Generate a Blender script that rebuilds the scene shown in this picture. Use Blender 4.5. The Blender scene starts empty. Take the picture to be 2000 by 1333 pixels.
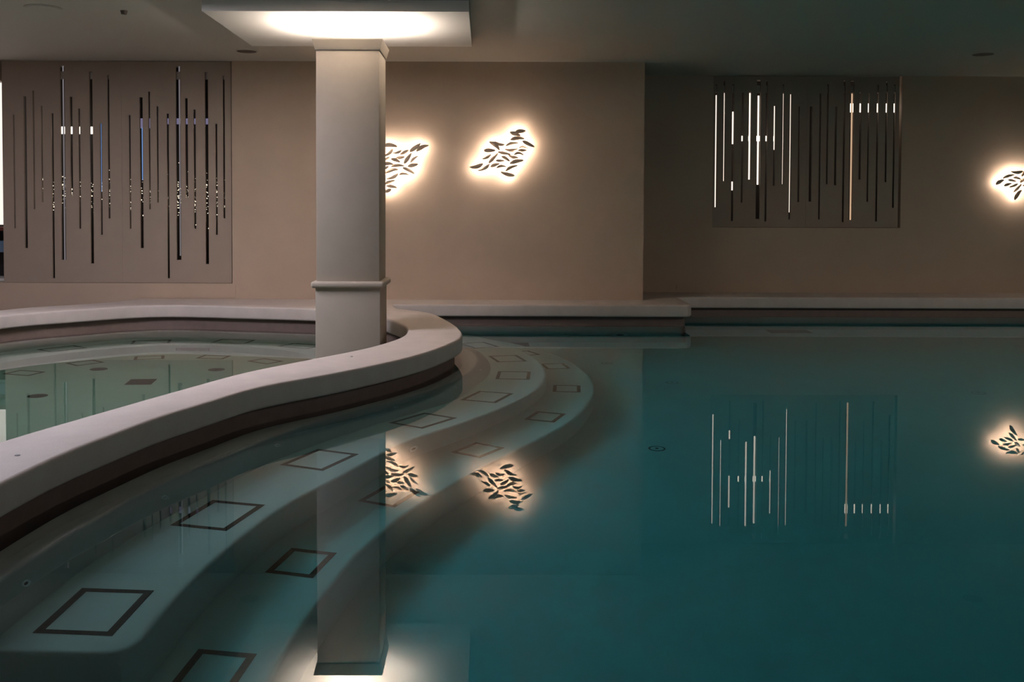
import bpy, bmesh, math, random
from mathutils import Vector, Matrix
R=math.radians
random.seed(7)
sc=bpy.context.scene
COL=sc.collection
# ------------------------------------------------------------------ camera
F=1950.0; EYE=1.25; TILT=R(1.8); ROLL=0.003
def camera():
    cd=bpy.data.cameras.new('camera'); cam=bpy.data.objects.new('camera',cd); COL.objects.link(cam)
    fwd=Vector((0,math.cos(TILT),-math.sin(TILT))); up=Vector((0,math.sin(TILT),math.cos(TILT))); rt=Vector((1,0,0))
    r=rt*math.cos(ROLL)+up*math.sin(ROLL); u=up*math.cos(ROLL)-rt*math.sin(ROLL)
    m=Matrix((r,u,-fwd)).transposed().to_4x4(); m.translation=Vector((0,0,EYE)); cam.matrix_world=m
    cd.sensor_width=36; cd.lens=F/2000*36
    cd.shift_x=(1000-950)/2000; cd.shift_y=-(666.5-(410+F*math.tan(TILT)))/2000
    cd.clip_start=.05; cd.clip_end=100; sc.camera=cam
camera()
# ------------------------------------------------------------------ world, large lights, exposure
w=bpy.data.worlds.new('world'); sc.world=w; w.use_nodes=True
bg=w.node_tree.nodes['Background']; bg.inputs[0].default_value=(.5,.6,.7,1); bg.inputs[1].default_value=.02
sc.view_settings.view_transform='Standard'; sc.view_settings.look='None'; sc.view_settings.gamma=1
sc.view_settings.use_curve_mapping=False; sc.view_settings.exposure=0.55
sc.cycles.sample_clamp_indirect=12.0; sc.cycles.max_bounces=10; sc.cycles.diffuse_bounces=5
sc.cycles.transmission_bounces=8; sc.cycles.glossy_bounces=5; sc.cycles.use_denoising=True
sc.cycles.caustics_refractive=True; sc.cycles.caustics_reflective=False; sc.cycles.blur_glossy=.3
def area(name,loc,rot,sx,sy,power,col,spread=180):
    l=bpy.data.lights.new(name,'AREA'); l.shape='RECTANGLE'; l.size=sx; l.size_y=sy; l.energy=power; l.color=col; l.spread=R(spread)
    o=bpy.data.objects.new(name,l); COL.objects.link(o); o.location=loc; o.rotation_euler=rot; return o
# column uplight, unseen overhead lights, and an added weak fill behind the camera
area('capital_uplight',(-1.148,8.521,2.60),(R(180),0,0),.38,.38,66,(1,.88,.76))
area('ceiling_light_panel',(-3.6,6.85,2.88),(0,0,0),1.5,1.4,110,(.92,.88,1.0))  # unseen overhead key light, side read from the step shadows
area('ceiling_light_panel',(6.6,6.6,2.88),(0,0,0),1.4,1.4,50,(1.0,.88,.78))  # unseen fill added to lift the right wall
area('window_daylight',(1.5,-4.6,1.7),(R(90),0,0),6,1.8,20,(.85,.90,1))  # weak fill added behind the camera, no window there
# ------------------------------------------------------------------ helpers
def tag(o,label=None,cat=None,group=None,kind=None):
    if label: o['label']=label
    if cat: o['category']=cat
    if group: o['group']=group
    if kind: o['kind']=kind
    return o
def struct(o): o['kind']='structure'; return o
def empty(name,loc=(0,0,0),rz=0):
    o=bpy.data.objects.new(name,None); COL.objects.link(o); o.location=loc; o.rotation_euler=(0,0,rz); o.empty_display_size=.1; return o
def obj(name,bm,mats,parent=None,smooth=False,ang=35):
    me=bpy.data.meshes.new(name); bm.to_mesh(me); bm.free()
    if smooth:
        me.shade_smooth(); me.set_sharp_from_angle(angle=R(ang))
    for m in (mats if isinstance(mats,(list,tuple)) else [mats]): me.materials.append(m)
    o=bpy.data.objects.new(name,me); COL.objects.link(o)
    if parent: o.parent=parent
    return o
def box(bm,x0,x1,y0,y1,z0,z1,mi=0):
    v=[bm.verts.new((x,y,z)) for x in (x0,x1) for y in (y0,y1) for z in (z0,z1)]
    for q in ((0,1,3,2),(4,6,7,5),(0,4,5,1),(2,3,7,6),(0,2,6,4),(1,5,7,3)):
        f=bm.faces.new([v[i] for i in q]); f.material_index=mi
    return v
def boxes(*L):
    bm=bmesh.new()
    for b in L: box(bm,*b)
    bmesh.ops.recalc_face_normals(bm,faces=bm.faces); return bm
def bevelled(bm,w,seg=2):
    bmesh.ops.bevel(bm,geom=bm.edges[:]+bm.verts[:],offset=w,segments=seg,profile=.5,affect='EDGES'); return bm
def cyl(bm,p,r,h,axis='Z',seg=24,r2=None,mi=0):
    r2=r if r2 is None else r2
    ret=bmesh.ops.create_cone(bm,cap_ends=True,segments=seg,radius1=r,radius2=r2,depth=h)
    rot=Matrix.Identity(3)
    if axis=='Y': rot=Matrix.Rotation(R(90),3,'X')
    if axis=='X': rot=Matrix.Rotation(R(90),3,'Y')
    if isinstance(axis,Vector): rot=Vector((0,0,1)).rotation_difference(axis).to_matrix()
    for v in ret['verts']: v.co=rot@v.co+Vector(p)
    for f in {f for v in ret['verts'] for f in v.link_faces}: f.material_index=mi
def solid2d(name,loops,z0,z1,bev,mat,offset=0.0,smooth=True,parent=None):
    """a slab with the given outline (first loop) and holes, its edges rounded by bev"""
    cu=bpy.data.curves.new(name,'CURVE'); cu.dimensions='2D'; cu.fill_mode='BOTH'
    for L in loops:
        s=cu.splines.new('POLY'); s.points.add(len(L)-1)
        for p,(x,y) in zip(s.points,L): p.co=(x,y,0,1)
        s.use_cyclic_u=True
    cu.extrude=(z1-z0)/2-bev; cu.bevel_depth=bev; cu.bevel_resolution=3; cu.offset=offset-bev
    t=bpy.data.objects.new(name,cu); COL.objects.link(t)
    dg=bpy.context.evaluated_depsgraph_get(); me=bpy.data.meshes.new_from_object(t.evaluated_get(dg))
    bpy.data.objects.remove(t); bpy.data.curves.remove(cu)
    bm=bmesh.new(); bm.from_mesh(me); bpy.data.meshes.remove(me)
    bmesh.ops.remove_doubles(bm,verts=bm.verts,dist=1e-5)
    for v in bm.verts: v.co.z+=(z0+z1)/2
    bmesh.ops.recalc_face_normals(bm,faces=bm.faces)
    return obj(name,bm,mat,parent,smooth=smooth,ang=30)
def ccw(L):
    a=sum(L[i-1][0]*L[i][1]-L[i][0]*L[i-1][1] for i in range(len(L)))
    return L if a>0 else L[::-1]
def cw(L): return ccw(L)[::-1]
def resamp(L,n,closed=False):
    L=list(L)+([L[0]] if closed else []); s=[0]
    for a,b in zip(L,L[1:]): s.append(s[-1]+math.dist(a,b))
    out=[];k=0
    for i in range(n if closed else n+1):
        t=s[-1]*i/n
        while k<len(s)-2 and s[k+1]<t: k+=1
        f=(t-s[k])/max(1e-9,s[k+1]-s[k]); a,b=L[k],L[k+1]
        out.append((a[0]+(b[0]-a[0])*f,a[1]+(b[1]-a[1])*f))
    return out
def crom(P,n=6,closed=False):
    Q=([P[-1]]+P+[P[0],P[1]]) if closed else ([P[0]]+P+[P[-1]]); out=[]
    for i in range(1,len(Q)-2):
        p0,p1,p2,p3=Q[i-1:i+3]
        for k in range(n):
            t=k/n; out.append(tuple(.5*(2*p1[j]+(p2[j]-p0[j])*t+(2*p0[j]-5*p1[j]+4*p2[j]-p3[j])*t*t+(3*p1[j]-p0[j]-3*p2[j]+p3[j])*t**3) for j in (0,1)))
    if not closed: out.append(P[-1])
    return out
def off(L,d,closed=False):
    """offset a polyline to its right by d"""
    n=len(L); o=[]
    for i in range(n):
        a=L[(i-1)%n] if closed or i>0 else L[i]; b=L[(i+1)%n] if closed or i<n-1 else L[i]
        tx,ty=b[0]-a[0],b[1]-a[1]; l=math.hypot(tx,ty) or 1
        o.append((L[i][0]+ty/l*d,L[i][1]-tx/l*d))
    return o
def loft(name,rows,mat,closed=False,parent=None,ang=40):
    """rows: list of (points,z); skin between successive rows"""
    bm=bmesh.new(); V=[[bm.verts.new((x,y,z)) for x,y in L] for L,z in rows]
    for A,B in zip(V,V[1:]):
        n=len(A)
        for i in range(n if closed else n-1):
            j=(i+1)%n; bm.faces.new((A[i],A[j],B[j],B[i]))
    bmesh.ops.recalc_face_normals(bm,faces=bm.faces)
    return obj(name,bm,mat,parent,smooth=True,ang=ang)
# ------------------------------------------------------------------ materials
def lin(c):
    return tuple((v/255/12.92 if v/255<=.04045 else ((v/255+.055)/1.055)**2.4) for v in c)
def mat(name,c,rough=.6,metal=0,spec=.5,var=.06,scale=3,bump=0,bscale=60,emit=None,es=0):
    m=bpy.data.materials.new(name); m.use_nodes=True; nt=m.node_tree; b=nt.nodes['Principled BSDF']
    b.inputs['Roughness'].default_value=rough; b.inputs['Metallic'].default_value=metal; b.inputs['Specular IOR Level'].default_value=spec
    tc=nt.nodes.new('ShaderNodeTexCoord')
    if var:
        n=nt.nodes.new('ShaderNodeTexNoise'); n.inputs['Scale'].default_value=scale; n.inputs['Detail'].default_value=5; n.inputs['Roughness'].default_value=.6
        r=nt.nodes.new('ShaderNodeValToRGB'); r.color_ramp.elements[0].position=.3; r.color_ramp.elements[1].position=.7
        r.color_ramp.elements[0].color=(*[v*(1-var) for v in c],1); r.color_ramp.elements[1].color=(*[min(1,v*(1+var)) for v in c],1)
        nt.links.new(tc.outputs['Object'],n.inputs['Vector']); nt.links.new(n.outputs['Fac'],r.inputs[0]); nt.links.new(r.outputs[0],b.inputs['Base Color'])
    else: b.inputs['Base Color'].default_value=(*c,1)
    if bump:
        n2=nt.nodes.new('ShaderNodeTexNoise'); n2.inputs['Scale'].default_value=bscale; n2.inputs['Detail'].default_value=4
        bp=nt.nodes.new('ShaderNodeBump'); bp.inputs['Strength'].default_value=bump; bp.inputs['Distance'].default_value=.003
        nt.links.new(tc.outputs['Object'],n2.inputs['Vector']); nt.links.new(n2.outputs['Fac'],bp.inputs['Height']); nt.links.new(bp.outputs[0],b.inputs['Normal'])
    if emit:
        b.inputs['Emission Color'].default_value=(*emit,1); b.inputs['Emission Strength'].default_value=es
    return m
def mosaic(name,c1,c2,grout,size,rough=.3,spec=.6):
    m=bpy.data.materials.new(name); m.use_nodes=True; nt=m.node_tree; b=nt.nodes['Principled BSDF']
    tc=nt.nodes.new('ShaderNodeTexCoord'); br=nt.nodes.new('ShaderNodeTexBrick'); br.offset=0
    br.inputs['Color1'].default_value=(*c1,1); br.inputs['Color2'].default_value=(*c2,1); br.inputs['Mortar'].default_value=(*grout,1)
    br.inputs['Scale'].default_value=1; br.inputs['Mortar Size'].default_value=.08*size; br.inputs['Brick Width'].default_value=size; br.inputs['Row Height'].default_value=size
    nt.links.new(tc.outputs['Object'],br.inputs['Vector']); nt.links.new(br.outputs['Color'],b.inputs['Base Color'])
    b.inputs['Roughness'].default_value=rough; b.inputs['Specular IOR Level'].default_value=spec
    return m
def emis(name,c,s):
    m=bpy.data.materials.new(name); m.use_nodes=True; nt=m.node_tree; nt.nodes.clear()
    e=nt.nodes.new('ShaderNodeEmission'); e.inputs[0].default_value=(*c,1); e.inputs[1].default_value=s
    o=nt.nodes.new('ShaderNodeOutputMaterial'); nt.links.new(e.outputs[0],o.inputs[0]); return m
def water_mat(name,dens,col):
    m=bpy.data.materials.new(name); m.use_nodes=True; nt=m.node_tree; nt.nodes.clear()
    g=nt.nodes.new('ShaderNodeBsdfGlass'); g.inputs['IOR'].default_value=1.333; g.inputs['Roughness'].default_value=0
    g.inputs['Color'].default_value=(1,1,1,1)
    a=nt.nodes.new('ShaderNodeVolumeAbsorption'); a.inputs['Color'].default_value=(*col,1); a.inputs['Density'].default_value=dens
    tc=nt.nodes.new('ShaderNodeTexCoord'); n=nt.nodes.new('ShaderNodeTexNoise'); n.inputs['Scale'].default_value=2.2; n.inputs['Detail'].default_value=1
    bp=nt.nodes.new('ShaderNodeBump'); bp.inputs['Strength'].default_value=1; bp.inputs['Distance'].default_value=.000008
    nt.links.new(tc.outputs['Object'],n.inputs['Vector']); nt.links.new(n.outputs['Fac'],bp.inputs['Height']); nt.links.new(bp.outputs[0],g.inputs['Normal'])
    o=nt.nodes.new('ShaderNodeOutputMaterial'); nt.links.new(g.outputs[0],o.inputs['Surface']); nt.links.new(a.outputs[0],o.inputs['Volume']); return m
M=dict(
 wall=mat('wall_plaster',(.48,.365,.275),.75,var=.05,scale=1.6,bump=.25,bscale=25),
 panel=mat('panel_plaster',(.34,.265,.21),.7,var=.03,scale=4),
 rail=mat('rail_plaster',(.42,.36,.31),.7,var=.03),
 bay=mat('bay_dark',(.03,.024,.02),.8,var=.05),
 ceiling=mat('ceiling_paint',(.50,.47,.43),.8,var=.02,scale=1),
 canopy=mat('canopy_paint',(.72,.69,.66),.8,var=.02,scale=1),
 column=mat('column_plaster',(.44,.375,.305),.7,var=.04,scale=4,bump=.2,bscale=30),
 coping=mat('coping_stone',(.56,.49,.45),.6,var=.06,scale=6,bump=.35,bscale=90),
 stone=mat('deck_stone',(.45,.40,.36),.6,var=.06,scale=4),
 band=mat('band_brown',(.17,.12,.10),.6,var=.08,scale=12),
 uw=mat('pool_plaster',(.57,.56,.51),.7,var=.03,scale=3),
 mosaic=mosaic('inlay_mosaic',(.020,.013,.010),(.045,.026,.016),(.05,.04,.03),.014,.5,.1),
 ring=mat('inlet_plastic',(.85,.87,.87),.4,var=0),
 darkring=mat('inlet_grey',(.3,.3,.25),.5,var=0),
 grille=mat('grille_brown',(.10,.065,.05),.6,var=.05),
 black=mat('black_fitting',(.008,.008,.008),.5,var=0),
 white=mat('white_paint',(.7,.68,.65),.6,var=0),
 redwood=mat('red_wood',(.12,.03,.02),.5,var=.1),
 bluebox=mat('blue_box',(.12,.2,.3),.6,var=.05,emit=None),
 leaf=mat('leaf_metal',(.50,.38,.27),.45,var=.15,scale=30),
 led=emis('leaf_led',(1,.88,.77),95),
 lit=emis('strip_white',(1,.84,.70),.95), lit_peach=emis('strip_peach',(1,.66,.42),.40), lit_blue=emis('strip_blue',(.25,.48,1),.42),  # bright slot lines put in as emission
 lit_dim=emis('strip_dim',(.9,.8,.85),.12), lamp_hot=emis('lamp_white',(1,.88,.72),1.5), lilac=emis('lamp_lilac',(.62,.55,.9),.17),  # pale posts and reflected patches put in as emission
 bulb=emis('bulb_warm',(1,.85,.65),.9), screen=emis('screen_white',(1,.9,.82),.75),  # reflected sparkle and the lit wall beyond put in as emission
 speaker=mat('speaker_mesh',(.14,.11,.09),.7,var=0),
 water=water_mat('pool_water',.85,(.05,.81,.88)),
 spawater=water_mat('spa_water',.85,(.22,.60,.48)),

 uws=mat('spa_plaster',(.43,.42,.36),.7,var=.03,scale=3),
)
# ------------------------------------------------------------------ plan data (metres)
D={'CI':[(-4.597,9.412),(-4.551,9.502),(-4.501,9.589),(-4.446,9.671),(-4.383,9.748),(-4.314,9.819),(-4.241,9.888),(-4.167,9.956),
(-4.093,10.024),(-4.021,10.093),(-3.949,10.164),(-3.876,10.234),(-3.801,10.301),(-3.722,10.362),(-3.637,10.416),(-3.547,10.46),
(-3.453,10.49),(-3.355,10.507),(-3.256,10.51),(-3.156,10.502),(-3.057,10.485),(-2.958,10.464),(-2.86,10.441),(-2.762,10.418),
(-2.664,10.396),(-2.566,10.375),(-2.468,10.354),(-2.371,10.333),(-2.273,10.312),(-2.175,10.29),(-2.077,10.267),(-1.979,10.244),
(-1.882,10.22),(-1.785,10.192),(-1.69,10.16),(-1.598,10.12),(-1.51,10.072),(-1.43,10.015),(-1.356,9.948),(-1.289,9.874),
(-1.228,9.793),(-1.172,9.71),(-1.119,9.624),(-1.069,9.537),(-1.021,9.449),(-0.975,9.36),(-0.93,9.27),(-0.888,9.179),
(-0.848,9.087),(-0.811,8.994),(-0.777,8.9),(-0.746,8.804),(-0.719,8.708),(-0.696,8.61),(-0.679,8.512),(-0.667,8.412),
(-0.659,8.312),(-0.657,8.212),(-0.659,8.111),(-0.667,8.011),(-0.681,7.912),(-0.7,7.814),(-0.724,7.717),(-0.753,7.621),
(-0.785,7.526),(-0.82,7.432),(-0.858,7.339),(-0.899,7.248),(-0.944,7.159),(-0.991,7.071),(-1.042,6.984),(-1.093,6.898),
(-1.144,6.812),(-1.195,6.725),(-1.246,6.639),(-1.296,6.552),(-1.347,6.466),(-1.397,6.379),(-1.445,6.291),(-1.49,6.202),
(-1.53,6.111),(-1.567,6.017),(-1.601,5.923),(-1.634,5.828),(-1.665,5.733),(-1.697,5.638),(-1.729,5.543),(-1.761,5.448),
(-1.792,5.353),(-1.824,5.258),(-1.855,5.163),(-1.885,5.067),(-1.916,4.972),(-1.946,4.876),(-1.976,4.781),(-2.007,4.685),
(-2.037,4.59),(-2.066,4.494),(-2.094,4.398),(-2.121,4.301),(-2.145,4.204),(-2.168,4.107),(-2.189,4.009),(-2.208,3.91),
(-2.225,3.811),(-2.238,3.712),(-2.248,3.613),(-2.255,3.513),(-2.261,3.413),(-2.264,3.312),(-2.267,3.212),(-2.268,3.112),
(-2.268,3.012),(-2.265,2.912),(-2.26,2.812),(-2.254,2.711),(-2.249,2.611),(-2.248,2.511),(-2.255,2.411),(-2.27,2.313),
(-2.295,2.217),(-2.327,2.122),(-2.365,2.029),(-2.407,1.938),(-2.452,1.848),(-2.501,1.759),(-2.552,1.673),(-2.608,1.589),
(-2.668,1.509),(-2.735,1.435),(-2.809,1.368),(-2.889,1.308),(-2.975,1.257),(-3.065,1.215),(-3.16,1.179),(-3.256,1.15),
(-3.355,1.129),(-3.454,1.114),(-3.555,1.107),(-3.655,1.109),(-3.754,1.121),(-3.851,1.143),(-3.945,1.177),(-4.035,1.22),
(-4.121,1.271),(-4.202,1.33),(-4.28,1.394),(-4.355,1.462),(-4.426,1.532),(-4.494,1.606),(-4.559,1.682),(-4.622,1.76),
(-4.682,1.84),(-4.739,1.923),(-4.794,2.007),(-4.845,2.093),(-4.894,2.18),(-4.939,2.27),(-4.981,2.36),(-5.02,2.453),
(-5.056,2.546),(-5.088,2.641),(-5.119,2.737),(-5.146,2.833),(-5.172,2.93),(-5.196,3.027),(-5.218,3.125),(-5.238,3.223),
(-5.257,3.321),(-5.275,3.42),(-5.291,3.519),(-5.306,3.618),(-5.32,3.717),(-5.334,3.816),(-5.346,3.916),(-5.357,4.015),
(-5.367,4.115),(-5.377,4.215),(-5.386,4.314),(-5.393,4.414),(-5.4,4.514),(-5.405,4.614),(-5.41,4.714),(-5.413,4.814),
(-5.415,4.915),(-5.415,5.015),(-5.415,5.115),(-5.413,5.215),(-5.411,5.315),(-5.408,5.415),(-5.404,5.516),(-5.399,5.616),
(-5.394,5.716),(-5.388,5.816),(-5.381,5.916),(-5.374,6.016),(-5.366,6.115),(-5.358,6.215),(-5.349,6.315),(-5.34,6.415),
(-5.33,6.515),(-5.32,6.614),(-5.309,6.714),(-5.298,6.813),(-5.285,6.913),(-5.272,7.012),(-5.257,7.111),(-5.241,7.21),
(-5.223,7.309),(-5.205,7.407),(-5.185,7.505),(-5.165,7.603),(-5.143,7.701),(-5.121,7.799),(-5.098,7.896),(-5.075,7.994),
(-5.051,8.091),(-5.027,8.189),(-5.004,8.286),(-4.98,8.383),(-4.956,8.481),(-4.931,8.578),(-4.905,8.674),(-4.877,8.77),
(-4.845,8.865),(-4.811,8.959),(-4.773,9.052),(-4.732,9.144),(-4.689,9.234),(-4.643,9.323)],
'CO':[(-1.0,10.67),(-0.982,10.57),(-0.965,10.47),(-0.947,10.371),(-0.922,10.276),(-0.885,10.188),(-0.831,10.11),(-0.764,10.039),
(-0.692,9.971),(-0.624,9.899),(-0.566,9.819),(-0.522,9.731),(-0.488,9.636),(-0.459,9.539),(-0.434,9.441),(-0.409,9.344),
(-0.384,9.247),(-0.36,9.149),(-0.336,9.052),(-0.313,8.954),(-0.292,8.856),(-0.272,8.758),(-0.254,8.66),(-0.238,8.561),
(-0.224,8.461),(-0.211,8.362),(-0.201,8.262),(-0.194,8.162),(-0.191,8.063),(-0.196,7.963),(-0.207,7.865),(-0.224,7.766),
(-0.245,7.668),(-0.27,7.571),(-0.295,7.474),(-0.323,7.377),(-0.352,7.281),(-0.384,7.186),(-0.419,7.092),(-0.457,7.0),
(-0.498,6.908),(-0.542,6.818),(-0.588,6.729),(-0.636,6.641),(-0.687,6.554),(-0.739,6.469),(-0.792,6.384),(-0.846,6.3),
(-0.902,6.216),(-0.959,6.134),(-1.018,6.053),(-1.08,5.974),(-1.142,5.895),(-1.203,5.815),(-1.258,5.732),(-1.307,5.645),
(-1.348,5.554),(-1.383,5.46),(-1.414,5.365),(-1.445,5.269),(-1.478,5.175),(-1.512,5.08),(-1.547,4.986),(-1.578,4.892),
(-1.606,4.796),(-1.629,4.698),(-1.65,4.601),(-1.671,4.503),(-1.693,4.405),(-1.714,4.307),(-1.734,4.209),(-1.749,4.11),
(-1.762,4.01),(-1.771,3.911),(-1.779,3.81),(-1.786,3.71),(-1.791,3.61),(-1.796,3.51),(-1.799,3.41),(-1.8,3.31),
(-1.801,3.209),(-1.801,3.109),(-1.801,3.009),(-1.801,2.909),(-1.8,2.808),(-1.8,2.708),(-1.8,2.608),(-1.8,2.508),(-1.8,2.407),
(-1.8,2.307),(-1.8,2.207),(-1.8,2.107),(-1.8,2.006),(-1.8,1.906),(-1.8,1.806),(-1.8,1.706),(-1.8,1.605),(-1.8,1.505),
(-1.8,1.405),(-1.8,1.305),(-1.8,1.204),(-1.8,1.104),(-1.8,1.004),(-1.8,0.904),(-1.8,0.803),(-1.8,0.703),(-1.8,0.603),
(-1.8,0.503),(-1.8,0.402),(-1.8,0.302),(-1.8,0.202),(-1.8,0.102),(-1.8,0.001),(-1.8,-0.099),(-1.8,-0.199),(-1.8,-0.299),
(-1.8,-0.4),(-1.8,-0.5)],
'E1':[(-1.1,10.75),(-1.029,10.679),(-0.959,10.607),(-0.89,10.534),(-0.823,10.459),(-0.759,10.382),(-0.701,10.301),(-0.648,10.216),
(-0.6,10.128),(-0.557,10.037),(-0.516,9.945),(-0.478,9.852),(-0.442,9.759),(-0.406,9.665),(-0.372,9.571),(-0.339,9.476),
(-0.307,9.381),(-0.275,9.286),(-0.243,9.191),(-0.211,9.095),(-0.18,9.0),(-0.151,8.904),(-0.125,8.807),(-0.104,8.709),
(-0.089,8.61),(-0.079,8.511),(-0.073,8.411),(-0.072,8.31),(-0.075,8.21),(-0.08,8.109),(-0.089,8.009),(-0.101,7.91),
(-0.115,7.81),(-0.133,7.712),(-0.153,7.613),(-0.177,7.516),(-0.203,7.419),(-0.234,7.324),(-0.267,7.229),(-0.304,7.136),
(-0.343,7.043),(-0.386,6.953),(-0.431,6.863),(-0.477,6.774),(-0.526,6.686),(-0.575,6.599),(-0.626,6.512),(-0.679,6.427),
(-0.733,6.343),(-0.788,6.259),(-0.844,6.176),(-0.899,6.091),(-0.951,6.006),(-1.0,5.919),(-1.046,5.829),(-1.087,5.738),
(-1.126,5.646),(-1.162,5.552),(-1.197,5.458),(-1.231,5.364),(-1.263,5.269),(-1.295,5.174),(-1.326,5.079),(-1.356,4.983),
(-1.387,4.887),(-1.416,4.792),(-1.445,4.695),(-1.472,4.599),(-1.497,4.502),(-1.52,4.404),(-1.54,4.306),(-1.559,4.207),
(-1.576,4.109),(-1.592,4.01),(-1.607,3.91),(-1.619,3.811),(-1.629,3.711),(-1.638,3.612),(-1.646,3.512),(-1.653,3.412),
(-1.657,3.311),(-1.66,3.211),(-1.661,3.111),(-1.661,3.011),(-1.661,2.91),(-1.66,2.81),(-1.66,2.71),(-1.66,2.609),
(-1.66,2.509),(-1.66,2.409),(-1.66,2.309),(-1.66,2.208),(-1.66,2.108),(-1.66,2.008),(-1.66,1.907),(-1.66,1.807),
(-1.66,1.707),(-1.66,1.606),(-1.66,1.506),(-1.66,1.406),(-1.66,1.305),(-1.66,1.205),(-1.66,1.105),(-1.66,1.005),
(-1.66,0.904),(-1.66,0.804),(-1.66,0.704),(-1.66,0.603),(-1.66,0.503),(-1.66,0.403),(-1.66,0.302),(-1.66,0.202),
(-1.66,0.102),(-1.66,0.002),(-1.66,-0.099),(-1.66,-0.199),(-1.66,-0.299),(-1.66,-0.4),(-1.66,-0.5)],
'E2':[(-1.0,10.8),(-0.93,10.728),(-0.86,10.656),(-0.79,10.584),(-0.724,10.509),(-0.66,10.431),(-0.602,10.351),(-0.549,10.266),
(-0.501,10.178),(-0.456,10.088),(-0.414,9.997),(-0.372,9.906),(-0.328,9.815),(-0.282,9.726),(-0.235,9.637),(-0.189,9.548),
(-0.147,9.458),(-0.11,9.365),(-0.08,9.27),(-0.056,9.173),(-0.036,9.074),(-0.02,8.975),(-0.005,8.876),(0.009,8.776),
(0.021,8.677),(0.03,8.577),(0.037,8.477),(0.041,8.377),(0.042,8.277),(0.04,8.176),(0.035,8.076),(0.026,7.976),(0.013,7.877),
(-0.003,7.779),(-0.024,7.681),(-0.048,7.583),(-0.073,7.486),(-0.097,7.388),(-0.12,7.29),(-0.142,7.193),(-0.167,7.097),
(-0.196,7.003),(-0.233,6.912),(-0.277,6.823),(-0.328,6.738),(-0.382,6.653),(-0.438,6.569),(-0.493,6.485),(-0.548,6.401),
(-0.603,6.317),(-0.658,6.233),(-0.712,6.149),(-0.765,6.064),(-0.816,5.978),(-0.863,5.89),(-0.908,5.801),(-0.951,5.712),
(-0.995,5.622),(-1.039,5.533),(-1.084,5.444),(-1.128,5.354),(-1.167,5.262),(-1.201,5.169),(-1.231,5.073),(-1.257,4.976),
(-1.282,4.879),(-1.308,4.782),(-1.333,4.685),(-1.359,4.588),(-1.386,4.492),(-1.413,4.395),(-1.439,4.298),(-1.464,4.201),
(-1.488,4.104),(-1.51,4.006),(-1.528,3.908),(-1.543,3.809),(-1.554,3.709),(-1.563,3.609),(-1.571,3.509),(-1.577,3.409),
(-1.583,3.309),(-1.589,3.209),(-1.594,3.109),(-1.598,3.009),(-1.6,2.909),(-1.601,2.808),(-1.601,2.708),(-1.601,2.608),
(-1.601,2.508),(-1.6,2.407),(-1.6,2.307),(-1.6,2.207),(-1.6,2.107),(-1.6,2.006),(-1.6,1.906),(-1.6,1.806),(-1.6,1.706),
(-1.6,1.605),(-1.6,1.505),(-1.6,1.405),(-1.6,1.305),(-1.6,1.204),(-1.6,1.104),(-1.6,1.004),(-1.6,0.904),(-1.6,0.803),
(-1.6,0.703),(-1.6,0.603),(-1.6,0.503),(-1.6,0.402),(-1.6,0.302),(-1.6,0.202),(-1.6,0.102),(-1.6,0.001),(-1.6,-0.099),
(-1.6,-0.199),(-1.6,-0.299),(-1.6,-0.4),(-1.6,-0.5)],
'E3':[(-1.0,10.9),(-0.904,10.868),(-0.809,10.836),(-0.716,10.799),(-0.625,10.758),(-0.538,10.709),(-0.456,10.653),(-0.379,10.59),
(-0.306,10.52),(-0.237,10.447),(-0.172,10.37),(-0.112,10.29),(-0.058,10.206),(-0.01,10.119),(0.033,10.028),(0.072,9.936),
(0.109,9.842),(0.144,9.748),(0.18,9.655),(0.217,9.562),(0.255,9.469),(0.292,9.376),(0.326,9.282),(0.358,9.187),(0.384,9.09),
(0.407,8.993),(0.426,8.895),(0.441,8.795),(0.455,8.696),(0.468,8.597),(0.478,8.497),(0.485,8.397),(0.49,8.297),(0.491,8.197),
(0.489,8.097),(0.485,7.997),(0.479,7.896),(0.47,7.796),(0.459,7.697),(0.445,7.598),(0.425,7.5),(0.401,7.403),(0.373,7.307),
(0.342,7.211),(0.307,7.117),(0.271,7.024),(0.232,6.931),(0.19,6.84),(0.145,6.751),(0.097,6.663),(0.048,6.576),(-0.001,6.488),
(-0.049,6.401),(-0.098,6.314),(-0.149,6.228),(-0.203,6.143),(-0.26,6.062),(-0.319,5.981),(-0.377,5.899),(-0.429,5.815),
(-0.475,5.727),(-0.516,5.636),(-0.553,5.544),(-0.588,5.45),(-0.624,5.357),(-0.658,5.263),(-0.693,5.17),(-0.727,5.076),
(-0.763,4.983),(-0.8,4.89),(-0.838,4.797),(-0.875,4.704),(-0.91,4.611),(-0.94,4.515),(-0.966,4.419),(-0.989,4.321),
(-1.009,4.223),(-1.028,4.124),(-1.047,4.026),(-1.064,3.927),(-1.08,3.828),(-1.092,3.729),(-1.101,3.629),(-1.108,3.53),
(-1.114,3.43),(-1.12,3.33),(-1.127,3.23),(-1.135,3.13)],
'E4':[(-0.8,11.0),(-0.706,10.966),(-0.611,10.932),(-0.516,10.897),(-0.422,10.861),(-0.33,10.821),(-0.243,10.773),(-0.161,10.717),
(-0.086,10.652),(-0.017,10.58),(0.047,10.503),(0.11,10.424),(0.173,10.345),(0.235,10.265),(0.294,10.185),(0.349,10.102),
(0.398,10.015),(0.442,9.926),(0.484,9.835),(0.525,9.745),(0.566,9.654),(0.608,9.564),(0.648,9.472),(0.684,9.379),
(0.715,9.284),(0.743,9.187),(0.767,9.09),(0.789,8.992),(0.809,8.893),(0.826,8.795),(0.84,8.695),(0.851,8.596),(0.859,8.496),
(0.866,8.395),(0.87,8.295),(0.872,8.195),(0.872,8.094),(0.87,7.994),(0.865,7.894),(0.857,7.794),(0.845,7.694),(0.829,7.596),
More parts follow.
